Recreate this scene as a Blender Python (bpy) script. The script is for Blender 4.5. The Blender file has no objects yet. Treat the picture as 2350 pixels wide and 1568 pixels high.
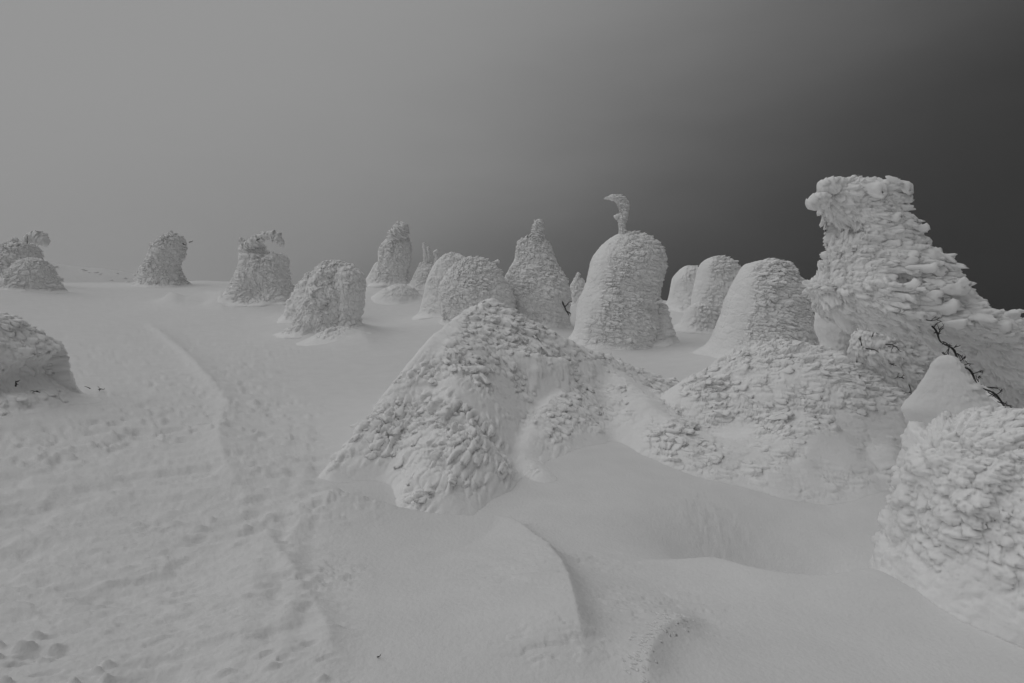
import bpy, math, random
import numpy as np

random.seed(7)
RNG = np.random.default_rng(11)
sc = bpy.context.scene
COL = sc.collection

# ------------------------------------------------------------------ camera
F = 2350 * 20 / 36.0                    # focal length in layout units (frame 2350 x 1568)
CX, CY = 1175.0, 784.0
PITCH = math.atan((784 - 660) / F)
cam_d = bpy.data.cameras.new('camera')
cam_d.lens = 20.0
cam_d.sensor_width = 36.0
cam_d.clip_start = 0.05
cam_d.clip_end = 2000.0
cam = bpy.data.objects.new('camera', cam_d)
cam.location = (0, 0, 0)
cam.rotation_euler = (math.pi / 2 - PITCH, 0, 0)
COL.objects.link(cam)
sc.camera = cam

# ------------------------------------------------------------------ sky, sun, exposure
SUN_EL, SUN_AZ = math.radians(58), math.radians(-92)      # azimuth from +Y towards +X
world = bpy.data.worlds.new('World')
sc.world = world
world.use_nodes = True
nt = world.node_tree
nt.nodes.clear()


def wn(kind, **kw):
    n = nt.nodes.new(kind)
    for k, v in kw.items():
        setattr(n, k, v)
    return n


def wmath(op, a, b=None):
    n = nt.nodes.new('ShaderNodeMath')
    n.operation = op
    for i, v in enumerate((a, b)):
        if v is None:
            continue
        if isinstance(v, (int, float)):
            n.inputs[i].default_value = v
        else:
            nt.links.new(v, n.inputs[i])
    return n.outputs[0]


tc = wn('ShaderNodeTexCoord')
sky = wn('ShaderNodeTexSky', sky_type='NISHITA', sun_disc=False)
sky.sun_elevation = SUN_EL
sky.sun_rotation = SUN_AZ
sky.air_density = 1.0
sky.dust_density = 0.6
bw = wn('ShaderNodeRGBToBW')
nt.links.new(sky.outputs[0], bw.inputs[0])
# cloud bank: covers the left and the overhead sky, clears towards the right horizon
dotn = wn('ShaderNodeVectorMath', operation='DOT_PRODUCT')
dotn.inputs[1].default_value = (-4.7, 0.0, 6.2)
nt.links.new(tc.outputs['Generated'], dotn.inputs[0])
noi = wn('ShaderNodeTexNoise')
noi.inputs['Scale'].default_value = 1.3
noi.inputs['Detail'].default_value = 4.0
mp = wn('ShaderNodeMapping')
mp.inputs['Scale'].default_value = (1.0, 1.0, 3.2)
nt.links.new(tc.outputs['Generated'], mp.inputs['Vector'])
nt.links.new(mp.outputs[0], noi.inputs['Vector'])
nz = wmath('MULTIPLY', wmath('SUBTRACT', noi.outputs[0], 0.5), 1.7)
ex = wmath('ADD', wmath('ADD', dotn.outputs['Value'], nz), -1.05)
sg = wmath('DIVIDE', 1.0, wmath('ADD', 1.0, wmath('POWER', 2.71828, wmath('MULTIPLY', ex, -1.0))))
clear = wmath('MULTIPLY', bw.outputs[0], 0.012)
mixv = wmath('ADD', wmath('MULTIPLY', sg, 3.55), wmath('MULTIPLY', wmath('SUBTRACT', 1.0, sg), clear))
bg = wn('ShaderNodeBackground')
bg.inputs['Strength'].default_value = 0.1
nt.links.new(mixv, bg.inputs['Color'])
wo = wn('ShaderNodeOutputWorld')
nt.links.new(bg.outputs[0], wo.inputs[0])

sun_d = bpy.data.lights.new('sun', 'SUN')
sun_d.energy = 0.64
sun_d.angle = math.radians(70)
sun_d.color = (1.0, 1.0, 1.0)
sun = bpy.data.objects.new('sun', sun_d)
COL.objects.link(sun)
from mathutils import Vector, Matrix
sd = Vector((math.sin(SUN_AZ) * math.cos(SUN_EL), math.cos(SUN_AZ) * math.cos(SUN_EL), math.sin(SUN_EL)))
sun.rotation_euler = (-sd).to_track_quat('-Z', 'Y').to_euler()

vs = sc.view_settings
vs.view_transform = 'Standard'
vs.look = 'None'
vs.exposure = -0.20
vs.gamma = 1.0
vs.use_curve_mapping = False
sc.render.engine = 'CYCLES'
sc.cycles.use_denoising = True
sc.cycles.max_bounces = 8
sc.cycles.diffuse_bounces = 4
sc.cycles.volume_bounces = 1
sc.cycles.use_adaptive_sampling = False

# ------------------------------------------------------------------ materials


def mat_snow(name, base, var, scale, bump, rough=0.75, sss=0.0):
    m = bpy.data.materials.new(name)
    m.use_nodes = True
    t = m.node_tree
    b = t.nodes['Principled BSDF']
    b.inputs['Roughness'].default_value = rough
    b.inputs['Specular IOR Level'].default_value = 0.15
    if sss:
        b.inputs['Subsurface Weight'].default_value = sss
        b.inputs['Subsurface Radius'].default_value = (1.0, 1.0, 1.0)
        b.inputs['Subsurface Scale'].default_value = 0.016
    g = t.nodes.new('ShaderNodeNewGeometry')
    n1 = t.nodes.new('ShaderNodeTexNoise')
    n1.inputs['Scale'].default_value = scale
    n1.inputs['Detail'].default_value = 5
    t.links.new(g.outputs['Position'], n1.inputs['Vector'])
    r = t.nodes.new('ShaderNodeMapRange')
    r.inputs['From Min'].default_value = 0.3
    r.inputs['From Max'].default_value = 0.7
    r.inputs['To Min'].default_value = base - var
    r.inputs['To Max'].default_value = base + var
    t.links.new(n1.outputs[0], r.inputs['Value'])
    c = t.nodes.new('ShaderNodeCombineColor')
    for i in range(3):
        t.links.new(r.outputs[0], c.inputs[i])
    t.links.new(c.outputs[0], b.inputs['Base Color'])
    n2 = t.nodes.new('ShaderNodeTexNoise')
    n2.inputs['Scale'].default_value = scale * 9
    n2.inputs['Detail'].default_value = 3
    t.links.new(g.outputs['Position'], n2.inputs['Vector'])
    bp = t.nodes.new('ShaderNodeBump')
    bp.inputs['Strength'].default_value = bump
    bp.inputs['Distance'].default_value = 0.02
    t.links.new(n2.outputs[0], bp.inputs['Height'])
    t.links.new(bp.outputs[0], b.inputs['Normal'])
    return m


M_SNOW = mat_snow('snow', 0.79, 0.02, 4.0, 0.30)
M_RIME = mat_snow('rime', 0.89, 0.02, 3.0, 0.25, sss=1.0)


def mat_bark():
    m = bpy.data.materials.new('bark')
    m.use_nodes = True
    t = m.node_tree
    b = t.nodes['Principled BSDF']
    b.inputs['Roughness'].default_value = 0.9
    n1 = t.nodes.new('ShaderNodeTexNoise')
    n1.inputs['Scale'].default_value = 30
    r = t.nodes.new('ShaderNodeValToRGB')
    r.color_ramp.elements[0].color = (0.012, 0.012, 0.012, 1)
    r.color_ramp.elements[1].color = (0.05, 0.05, 0.05, 1)
    t.links.new(n1.outputs[0], r.inputs[0])
    t.links.new(r.outputs[0], b.inputs['Base Color'])
    return m


M_BARK = mat_bark()

# ------------------------------------------------------------------ numeric helpers
cp, sp = math.cos(PITCH), math.sin(PITCH)


def U(px, py, d):
    """the point at forward distance d seen in the layout position (px, py)"""
    a = (px - CX) / F
    b = -(py - CY) / F
    v = np.array([a, cp + b * sp, -sp + b * cp])
    return v * (d / v[1])


def smooth(e0, e1, x):
    t = np.clip((x - e0) / (e1 - e0), 0, 1)
    return t * t * (3 - 2 * t)


def hash3(ix, iy, iz, k):
    h = (ix.astype(np.uint32) * np.uint32(374761393) + iy.astype(np.uint32) * np.uint32(668265263)
         + iz.astype(np.uint32) * np.uint32(2147483647) + np.uint32(k * 974711 & 0xffffffff))
    h = (h ^ (h >> np.uint32(13))) * np.uint32(1274126177)
    h = (h ^ (h >> np.uint32(16))) * np.uint32(2246822519)
    h = h ^ (h >> np.uint32(13))
    return (h & np.uint32(0xffffff)).astype(np.float32) / np.float32(0xffffff)


def vnoise(p, k=0):
    p = p.astype(np.float32)
    i = np.floor(p).astype(np.int32)
    f = p - i
    u = f * f * f * (f * (f * 6 - 15) + 10)
    r = 0
    for dx in (0, 1):
        wx = u[:, 0] if dx else 1 - u[:, 0]
        for dy in (0, 1):
            wy = u[:, 1] if dy else 1 - u[:, 1]
            for dz in (0, 1):
                wz = u[:, 2] if dz else 1 - u[:, 2]
                r = r + wx * wy * wz * hash3(i[:, 0] + dx, i[:, 1] + dy, i[:, 2] + dz, k)
    return r * 2 - 1


def fbm(p, octs=4, k=0, gain=0.5):
    r, a, s = 0, 1.0, 0.0
    for o in range(octs):
        r = r + a * vnoise(p * (2.03 ** o) + 17.3 * o, k + o)
        s += a
        a *= gain
    return r / s


def worley(q, k=0):
    q = q.astype(np.float32)
    n = len(q)
    i = np.floor(q).astype(np.int32)
    F1 = np.full(n, 9.0, np.float32)
    F2 = np.full(n, 9.0, np.float32)
    off = np.zeros((n, 3), np.float32)
    rid = np.zeros(n, np.float32)
    for dx in (-1, 0, 1):
        for dy in (-1, 0, 1):
            for dz in (-1, 0, 1):
                cx, cy, cz = i[:, 0] + dx, i[:, 1] + dy, i[:, 2] + dz
                h1 = hash3(cx, cy, cz, k)
                h2 = hash3(cx, cy, cz, k + 31)
                h3 = hash3(cx, cy, cz, k + 57)
                ox = q[:, 0] - (cx + 0.1 + 0.8 * h1)
                oy = q[:, 1] - (cy + 0.1 + 0.8 * h2)
                oz = q[:, 2] - (cz + 0.1 + 0.8 * h3)
                d = ox * ox + oy * oy + oz * oz
                m = d < F1
                F2 = np.where(m, F1, np.minimum(F2, d))
                F1 = np.where(m, d, F1)
                off[:, 0] = np.where(m, ox, off[:, 0])
                off[:, 1] = np.where(m, oy, off[:, 1])
                off[:, 2] = np.where(m, oz, off[:, 2])
                rid = np.where(m, (h1 * 7.13 + h2 * 3.7 + h3) % 1.0, rid)
    return np.sqrt(F1), np.sqrt(F2), off, rid


WIND = np.array([0.93, -0.34, -0.10])
WIND = WIND / np.linalg.norm(WIND)


def rime(p, n, flow, L, amp, mask, k=0, stretch=2.2, flat=0.75, lean=0.75, crev=0.3, soft=0.0, axis=None):
    """overlapping ice tongues: cells stretched along the wind, each one rising towards its tip"""
    A0 = WIND if axis is None else np.asarray(axis, float) / np.linalg.norm(axis)
    A1 = np.cross(np.array([0, 0, 1.0]), A0)
    A1 /= np.linalg.norm(A1)
    A2 = np.cross(A0, A1)
    warp = np.stack([fbm(p / (L * 2.2), 2, k + 3), fbm(p / (L * 2.2) + 9.1, 2, k + 5), fbm(p / (L * 2.2) + 4.7, 2, k + 6)], 1) * 0.45
    q = np.stack([p @ A0 / (L * stretch), p @ A1 / L, p @ A2 / (L * flat)], 1) + warp
    F1, F2, off, rid = worley(q, k)
    world_off = (off[:, :1] * A0 * stretch + off[:, 1:2] * A1 + off[:, 2:] * A2 * flat)
    s = np.sum(world_off * flow, 1)
    edge = smooth(0.0, 0.22 + 0.3 * rid + soft, F2 - F1)
    h = edge * (0.30 + 0.70 * smooth(-0.9, 0.8, s)) * (0.25 + 1.15 * rid)
    h = h - crev * smooth(0.10, 0.0, F2 - F1)
    a = (amp * mask * (h - 0.2))[:, None]
    return p + a * (n + flow * lean)


# ------------------------------------------------------------------ mesh helpers


def normals_grid(P, wrap):
    du = np.roll(P, -1, 1) - np.roll(P, 1, 1) if wrap else np.gradient(P, axis=1)
    dv = np.gradient(P, axis=0)
    n = np.cross(du, dv)
    l = np.linalg.norm(n, axis=2, keepdims=True)
    return n / np.maximum(l, 1e-9)


def mesh_from(name, verts, quads, mat, smooth_shade=True):
    me = bpy.data.meshes.new(name)
    verts = np.ascontiguousarray(verts, np.float32)
    quads = np.ascontiguousarray(quads, np.int32)
    me.vertices.add(len(verts))
    me.vertices.foreach_set('co', verts.ravel())
    w = quads.shape[1]
    me.loops.add(quads.size)
    me.loops.foreach_set('vertex_index', quads.ravel())
    me.polygons.add(len(quads))
    me.polygons.foreach_set('loop_start', np.arange(0, quads.size, w, dtype=np.int32))
    me.polygons.foreach_set('loop_total', np.full(len(quads), w, np.int32))
    me.polygons.foreach_set('use_smooth', np.full(len(quads), smooth_shade, bool))
    me.update(calc_edges=True)
    me.materials.append(mat)
    return me


def grid_quads(nv, nu, wrap):
    i = np.arange(nv - 1)[:, None]
    j = np.arange(nu if wrap else nu - 1)[None, :]
    j2 = (j + 1) % nu
    a = i * nu + j
    b = i * nu + j2
    c = (i + 1) * nu + j2
    d = (i + 1) * nu + j
    return np.stack([a, b, c, d], -1).reshape(-1, 4)


def link(name, me, parent=None, loc=(0, 0, 0)):
    o = bpy.data.objects.new(name, me)
    COL.objects.link(o)
    o.location = loc
    if parent is not None:
        o.parent = parent
    return o


def thing(name, label, cat, loc, group=None):
    o = bpy.data.objects.new(name, None)
    COL.objects.link(o)
    o.location = tuple(float(v) for v in loc)
    o.empty_display_size = 0.1
    o['label'] = label
    o['category'] = cat
    if group:
        o['group'] = group
    return o


def crom(x, xs, ys):
    """monotone-ish cubic through control values"""
    xs = np.asarray(xs, float)
    ys = np.asarray(ys, float)
    m = np.gradient(ys, xs)
    k = np.clip(np.searchsorted(xs, x) - 1, 0, len(xs) - 2)
    h = xs[k + 1] - xs[k]
    t = (x - xs[k]) / h
    return ((2 * t ** 3 - 3 * t ** 2 + 1) * ys[k] + (t ** 3 - 2 * t ** 2 + t) * h * m[k]
            + (-2 * t ** 3 + 3 * t ** 2) * ys[k + 1] + (t ** 3 - t ** 2) * h * m[k + 1])


# ------------------------------------------------------------------ terrain
GP = [  # layout x, layout y, forward distance
    (0, 1568, 2.35), (400, 1568, 2.4), (800, 1568, 2.4), (1175, 1568, 2.4), (1500, 1568, 2.45), (1900, 1568, 2.5), (2350, 1568, 2.55),
    (0, 1300, 3.5), (400, 1300, 3.6), (800, 1300, 3.6), (1200, 1340, 3.35), (1500, 1350, 3.5),
    (0, 1000, 5.7), (400, 1000, 6.2), (700, 1000, 6.4), (550, 1130, 4.8), (200, 1130, 4.6), (800, 1130, 4.9),
    (0, 850, 9.0), (200, 850, 9.8), (430, 850, 10.2), (700, 850, 11.0), (250, 760, 15.5), (450, 740, 18.5), (0, 730, 16), (300, 700, 22),
    (150, 662, 25.5), (20, 664, 23.5), (300, 661, 30), (400, 655, 31.5), (480, 645, 35), (200, 657, 29),
    (540, 700, 22.5), (600, 697, 22.5), (680, 680, 25), (900, 800, 13.8), (750, 772, 16.5), (830, 760, 17.5), (640, 790, 15),
    (860, 668, 29), (930, 665, 28), (900, 715, 22), (980, 700, 23.5), (1040, 735, 18.5), (1190, 760, 17),
    (1300, 745, 19.5), (1335, 690, 26), (1400, 800, 15.3), (1500, 790, 15.6), (1600, 795, 14.6), (1540, 740, 19.5), (1535, 692, 26), (1700, 812, 13.4), (1850, 805, 12.8),
    (1000, 900, 9.6), (1400, 1000, 7.2), (1300, 1100, 5.7), (1500, 1150, 5.4), (1700, 1105, 6.3), (1900, 1140, 6.2), (2020, 1120, 6.2), (1000, 1190, 4.75), (1150, 1212, 4.6),
    (1850, 1240, 5.3), (1950, 1285, 5.0), (1900, 1335, 4.65), (1650, 1240, 4.6), (1700, 1326, 3.7), (1800, 1350, 3.55), (1900, 1356, 3.5), (2000, 1338, 3.55), (1900, 1460, 2.95), (2150, 1450, 3.0), (1350, 1250, 4.25),
]
W0 = [U(*g) for g in GP] + [np.array(v, float) for v in (
    (4.5, 6, -2.3), (7, 9, -2.0), (10, 14, -1.9), (16, 14, -2.6), (22, 20, -3.6), (14, 26, -2.6), (8, 30, -1.8), (0, 42, -1.6), (20, 40, -4.5),
    (45, 45, -10), (0, 75, -6), (-14, 42, -0.1), (-30, 30, 0.3), (-22, 22, 0.3), (-40, 45, -0.3), (-30, 75, -4), (-70, 60, -4), (-60, 20, 0.5), (-20, 8, -0.5), (-10, 3, -1.2), (-5, 0, -1.5),
    (0, 0, -1.72), (1, -4, -1.8), (6, 0, -2.1), (14, 2, -2.9), (-8, -10, -1.4), (8, -10, -2.4), (60, 0, -9), (-60, -40, 0), (60, -50, -8), (0, -60, -2), (0, 120, -12), (90, 90, -18), (-90, 90, -7), (120, 0, -16), (-120, 0, 1))]
W0 = np.array(W0)


def tps_fit(W):
    x = W[:, :2]
    d = np.linalg.norm(x[:, None] - x[None], axis=2)
    K = np.where(d > 0, d * d * np.log(d + 1e-12), 0) + np.eye(len(x)) * 0.02
    n = len(x)
    A = np.zeros((n + 3, n + 3))
    A[:n, :n] = K
    A[:n, n] = 1
    A[:n, n + 1:] = x
    A[n, :n] = 1
    A[n + 1:, :n] = x.T
    return np.linalg.solve(A, np.r_[W[:, 2], 0, 0, 0])


CO = tps_fit(W0)


def base_z(x, y):
    x = np.atleast_1d(np.asarray(x, float)).ravel()
    y = np.atleast_1d(np.asarray(y, float)).ravel()
    out = np.empty(len(x))
    for s in range(0, len(x), 60000):
        e = slice(s, s + 60000)
        d2 = (x[e, None] - W0[None, :, 0]) ** 2 + (y[e, None] - W0[None, :, 1]) ** 2
        out[e] = (0.5 * d2 * np.log(d2 + 1e-12)) @ CO[:-3] + CO[-3] + CO[-2] * x[e] + CO[-1] * y[e]
    return out


def G(px, py, dmax=60.0):
    """where the line of sight through a layout position meets the bare terrain"""
    ds = np.geomspace(1.2, dmax, 700)
    pts = np.array([U(px, py, d) for d in ds])
    below = pts[:, 2] <= base_z(pts[:, 0], pts[:, 1])
    if not below.any():
        return pts[-1]
    return pts[np.argmax(below)]


def poly_sd(x, y, pts):
    """distance, side (+ left of travel) and 0..1 position along a plan polyline"""
    pts = np.asarray(pts, float)[:, :2]
    seg = np.diff(pts, axis=0)
    ln = np.linalg.norm(seg, axis=1)
    cum = np.r_[0, np.cumsum(ln)]
    best = np.full(len(x), 1e9)
    side = np.zeros(len(x))
    tt = np.zeros(len(x))
    for i in range(len(seg)):
        rx, ry = x - pts[i, 0], y - pts[i, 1]
        t = np.clip((rx * seg[i, 0] + ry * seg[i, 1]) / (ln[i] ** 2), 0, 1)
        dx, dy = rx - t * seg[i, 0], ry - t * seg[i, 1]
        d = np.hypot(dx, dy)
        m = d < best
        best = np.where(m, d, best)
        side = np.where(m, (seg[i, 0] * ry - seg[i, 1] * rx) / (ln[i] * np.maximum(d, 1e-6)), side)
        tt = np.where(m, (cum[i] + t * ln[i]) / cum[-1], tt)
    return best, np.clip(side, -1, 1), tt


def dense(pts, n=24):
    pts = np.asarray(pts, float)
    t = np.r_[0, np.cumsum(np.linalg.norm(np.diff(pts, axis=0), axis=1))]
    q = np.linspace(0, t[-1], n)
    return np.stack([crom(q, t, pts[:, i]) for i in range(pts.shape[1])], 1)


# drift crests: layout polyline, height, width on the left of travel, width on the right, fade
DRIFTS = [
    ([(690, 1125), (780, 1160), (870, 1185), (1000, 1213), (1080, 1220), (1150, 1218), (1230, 1265), (1290, 1335), (1320, 1440), (1345, 1568)], 0.13, 0.10, 0.45, 0.12),
    ([(1600, 1272, 4.2), (1690, 1316, 3.75), (1760, 1338, 3.6), (1810, 1350, 3.55), (1900, 1355, 3.5), (1990, 1338, 3.55), (2040, 1302, 3.7)], 0.13, 0.10, 0.35, 0.15),
    ([(330, 735), (400, 795), (470, 862), (520, 930), (500, 1000), (515, 1060), (560, 1140), (600, 1215)], 0.075, 0.22, 0.13, 0.15),
    ([(590, 1190), (650, 1290), (710, 1370), (745, 1440), (775, 1568)], 0.055, 0.10, 0.25, 0.2),
    ([(560, 1200), (560, 1330), (545, 1568)], 0.02, 0.18, 0.2, 0.3),
    ([(1420, 1000), (1480, 1010), (1540, 1035)], 0.05, 0.12, 0.05, 0.3),
    ([(380, 685), (430, 700), (470, 696), (520, 712)], 0.45, 0.6, 0.3, 0.25),
    ([(1640, 1436), (1575, 1446), (1525, 1475), (1492, 1530), (1480, 1620)], 0.075, 0.09, 0.3, 0.3),
    ([(860, 700), (900, 672), (950, 668), (970, 700)], 0.35, 1.2, 1.0, 0.3),
    ([(660, 760), (745, 748), (800, 752), (835, 790), (870, 812)], 0.22, 0.5, 0.7, 0.25),
]
DR = [(dense([(G(*q) if len(q) == 2 else U(*q))[:2] for q in d[0]], 30), *d[1:]) for d in DRIFTS]
# rough wind-scoured patches: layout centre, plan radii (across, along), strength
ROUGH = [(G(770, 1180), 0.42, 0.35, 1.3), (G(1320, 1285), 0.5, 0.22, 0.7), (G(1650, 1210), 0.35, 0.6, 0.8), (G(1480, 1400), 0.5, 0.35, 0.7),
         (G(1180, 1330), 0.5, 0.3, 0.55), (G(760, 1330), 0.25, 0.3, 0.8), (G(560, 1050), 0.5, 0.35, 0.8), (G(250, 685), 4.5, 4.5, 2.2), (G(680, 800), 2.2, 2.0, 0.5),
         (G(1270, 1500), 0.3, 0.15, 0.8), (G(1780, 1280), 0.5, 0.3, 0.6)]


def trail_mask(x, y):
    """the trodden, wind-pitted track on the near left"""
    edge = np.interp(y, [1.5, 2.6, 3.5, 5, 7, 10, 18, 30], [-0.45, -0.75, -1.1, -1.6, -2.3, -3.6, -7.5, -13])
    m = smooth(0.35, -0.55, (x - edge) / (0.25 + 0.10 * y))
    return m * smooth(30, 12, y)


APRON = [(40, 25.5, 70), (75, 23, 70), (368, 31, 58), (588, 23, 80), (720, 19.5, 70), (750, 16.5, 72), (895, 26.5, 46), (975, 26, 34), (1035, 19.5, 66), (1100, 17.5, 84),
         (1240, 18.5, 70), (1400, 15.3, 96), (1512, 15.4, 36), (1580, 21.5, 54), (1645, 19.5, 66), (1605, 17.5, 46), (1745, 13, 120)]


def ground_z(x, y, detail=True):
    z = base_z(x, y)
    r = np.hypot(x, y)
    jt = fbm(np.stack([x, y, 0 * x], 1) * 0.8, 3, 44)
    for px_, d_, w_ in APRON:
        a_ = w_ * d_ / F
        cx_ = (px_ - CX) * d_ / F - 0.25 * a_
        z = z + 0.15 * (1 + 0.8 * jt) * np.exp(-((x - cx_) / (1.35 * a_)) ** 2 - ((y - d_) / (1.2 * a_)) ** 2)
    for pts, A, wl, wr, fade in DR:
        d, s, t = poly_sd(x, y, pts)
        w = wr + (wl - wr) * (0.5 + 0.5 * s)
        env = smooth(0, fade, t) * smooth(1, 1 - fade, t)
        z = z + A * env * np.exp(-(d / w) ** 1.3)
    z = z - 0.42 * np.exp(-(((x - 2.25) / 0.95) ** 2 + ((y - 4.55) / 0.62) ** 2) ** 1.3)
    if not detail:
        return z
    p = np.stack([x, y, np.zeros_like(x)], 1)
    # broad soft undulation and fine sastrugi
    z = z + 0.05 * fbm(p * np.array([0.5, 0.9, 1]), 3, 40) * smooth(1.5, 5, r)
    sas = fbm(p * np.array([1.6, 6.5, 1.0]) + 0.6 * fbm(p * 1.5, 2, 71)[:, None], 4, 60)
    near = smooth(34, 8, r)
    z = z + 0.006 * sas * near
    rough = np.zeros_like(x)
    for c, a, b, s in ROUGH:
        rough = np.maximum(rough, s * np.exp(-(((x - c[0]) / a) ** 2 + ((y - c[1]) / b) ** 2) ** 1.2))
    tm = trail_mask(x, y)
    # pits, crumbs and lumps of the track, drawn out along the wind
    c_, s_ = math.cos(0.30), math.sin(0.30)
    xr, yr = x * c_ + y * s_, -x * s_ + y * c_
    on = np.nonzero((np.maximum(tm, rough) * near) > 0.01)[0]
    pit = np.zeros_like(x)
    crumb = np.zeros_like(x)
    po = p[on]
    wq = 0.5 * fbm(po * 5, 3, 81)[:, None]
    F1, F2, off, rid = worley(np.stack([xr[on] * 3.0, yr[on] * 9.5, po[:, 2] + 0.5], 1) + wq, 5)
    pit[on] = smooth(0.40, 0.05 + 0.2 * rid, F1) * (rid > 0.60) * 1.2
    F1, F2, off, rid = worley(np.stack([xr[on] * 6.5, yr[on] * 21, po[:, 2] + 0.5], 1) + wq, 9)
    crumb[on] = smooth(0.45, 0.1, F1) * (rid > 0.66) - 0.9 * smooth(0.45, 0.1, F1) * (rid < 0.25)
    patch = smooth(-0.25, 0.35, fbm(p * np.array([0.9, 0.9, 1]), 3, 90))
    big = smooth(0.15, 0.45, fbm(np.stack([xr * 1.3, yr * 2.6, 0 * x], 1), 4, 33)) + 0.35 * smooth(0.0, 0.25, fbm(np.stack([xr * 2.2, yr * 5.0, 0 * x], 1) + 3.3, 4, 37))
    z = z + 1.75 * tm * near * (0.35 + 0.65 * smooth(16, 4, r)) * (-0.030 * pit * (0.05 + 0.95 * smooth(3.6, 5.0, r)) * (0.2 + patch) + 0.021 * crumb * (0.35 + patch) - 0.022 * big + 0.013 * fbm(np.stack([xr * 4, yr * 13, 0 * x], 1), 5, 17, 0.65))
    # along-track grooves of old ski tracks on its right side
    edge = np.interp(y, [1.5, 2.6, 3.5, 5, 7, 10], [-0.80, -1.15, -1.45, -1.95, -2.6, -3.9])
    g = np.sin((x - edge) * 26 + 1.2 * fbm(p * 1.1, 2, 12)) * np.exp(-((x - edge) / 0.28) ** 2) * smooth(8, 4, y) * smooth(0.8, 1.6, y)
    z = z + 0.006 * g
    st = fbm(p * np.array([5.0, 20.0, 1]) + 0.8 * fbm(p * 3, 2, 21)[:, None], 4, 23)
    z = z + rough * near * (0.020 * np.abs(st) + 0.014 * smooth(0.0, 0.12, st) + 0.010 * crumb)
    return z


HALF = math.radians(47)
az = np.r_[np.linspace(-HALF, HALF, 750), np.linspace(HALF, 2 * math.pi - HALF, 70)[1:-1]]
rr = [0.25, 0.6, 1.0, 1.4]
while rr[-1] < 1.9:
    rr.append(rr[-1] + 0.05)
while rr[-1] < 50:
    r_ = rr[-1]
    rr.append(r_ + min(r_ * r_ / 1.75 * 0.0023, 0.022 * r_))
rr = np.array(rr)
RR, AA = np.meshgrid(rr, az, indexing='ij')
gx, gy = (RR * np.sin(AA)).ravel(), (RR * np.cos(AA)).ravel()
gz = ground_z(gx, gy)
gv = np.stack([gx, gy, gz], 1)
gq = grid_quads(len(rr), len(az), True)[:, ::-1]
ground = link('snow_ground', mesh_from('snow_ground', gv, gq, M_SNOW))
ground['kind'] = 'structure'
ground['label'] = 'wind-scoured snow slope with a pitted trodden track'

# ------------------------------------------------------------------ rime feathers (shared shapes)


def feather_mesh(i, nu=16, nv=18):
    """a tongue of rime: buried thin root, thick blunt ragged tip"""
    t = np.linspace(0, 1, nv)
    prof = np.interp(t, [0, 0.1, 0.35, 0.6, 0.8, 0.9, 0.96, 1], [0, 0.35, 0.62, 0.85, 1.0, 0.97, 0.78, 0])
    th = np.linspace(0, 2 * np.pi, nu, endpoint=False)
    c, s = np.cos(th), np.sin(th)
    rng = np.random.default_rng(100 + i)
    bend = rng.uniform(-0.12, 0.12)
    P = np.zeros((nv, nu, 3))
    rag = 0.10 * vnoise(np.stack([c * 2 + i * 5, s * 2, 0 * c], 1), 70 + i)
    P[:, :, 0] = t[:, None] * (1 + rag[None] * t[:, None] ** 3)
    P[:, :, 1] = 0.16 * prof[:, None] * (np.sign(c) * np.abs(c) ** 0.85)[None] + bend * t[:, None] ** 2
    P[:, :, 2] = 0.105 * prof[:, None] * (s * np.where(s < 0, 0.6, 1.0))[None]
    q = P.reshape(-1, 3)
    n = normals_grid(P, True).reshape(-1, 3)
    sgn = np.sign(np.sum(n * (q - np.array([0.5, 0, 0.02])), 1).mean())
    dd = fbm(q * np.array([3.5, 8.0, 8.0]) + i * 11.7, 4, 200 + i)
    q = q + n * sgn * (0.085 * dd)[:, None] * np.clip(q[:, :1] * 2, 0.2, 1)
    qd = grid_quads(nv, nu, True)
    return mesh_from('rime_feather', q, qd if sgn > 0 else qd[:, ::-1], M_RIME)


FEATHERS = [feather_mesh(i) for i in range(9)]


def scatter_feathers(root, P, N, flow, weight, count, size, seed, sink=0.5, tilt=0.12, wid=1.0):
    rng = np.random.default_rng(seed)
    w = np.clip(weight, 0, None)
    if w.sum() <= 0:
        return
    n = 0
    got = []
    tries = rng.choice(len(P), size=min(count * 14, int((w > 0).sum())), replace=False, p=w / w.sum())
    loc0 = np.array(root.location)
    for i in tries:
        p = P[i]
        L = size * rng.uniform(0.6, 1.45)
        if got:
            g = np.array(got)
            dd = g[:, :3] - p
            if (np.sum(dd * dd, 1) < (0.42 * L) ** 2).any():
                continue
        nrm = N[i]
        fl = flow[i] - nrm * (flow[i] @ nrm)
        l = np.linalg.norm(fl)
        if l < 1e-3:
            continue
        fl = fl / l
        fl = fl + 0.18 * rng.normal(size=3)
        fl -= nrm * (fl @ nrm)
        fl /= np.linalg.norm(fl)
        x = fl * math.cos(tilt) + nrm * math.sin(tilt)
        y = np.cross(nrm, x)
        y /= np.linalg.norm(y)
        z = np.cross(x, y)
        sx, sy, sz = L, L * rng.uniform(0.7, 1.5) * wid, L * rng.uniform(0.7, 1.3)
        o = bpy.data.objects.new('rime_feather', FEATHERS[rng.integers(len(FEATHERS))])
        COL.objects.link(o)
        o.parent = root
        m = Matrix.Identity(4)
        pos = p - loc0 - x * L * sink - nrm * L * 0.06
        for r in range(3):
            m[r][0], m[r][1], m[r][2], m[r][3] = x[r] * sx, y[r] * sy, z[r] * sz, pos[r]
        o.matrix_local = m
        got.append(p)
        n += 1
        if n >= count:
            break


def flow_field(N, down, windw=1.0):
    f = WIND * windw + np.array([0, 0, -down])
    f = f[None] - N * (N @ f)[:, None]
    l = np.linalg.norm(f, axis=1, keepdims=True)
    return f / np.maximum(l, 0.25)


# ------------------------------------------------------------------ swept trees


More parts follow.
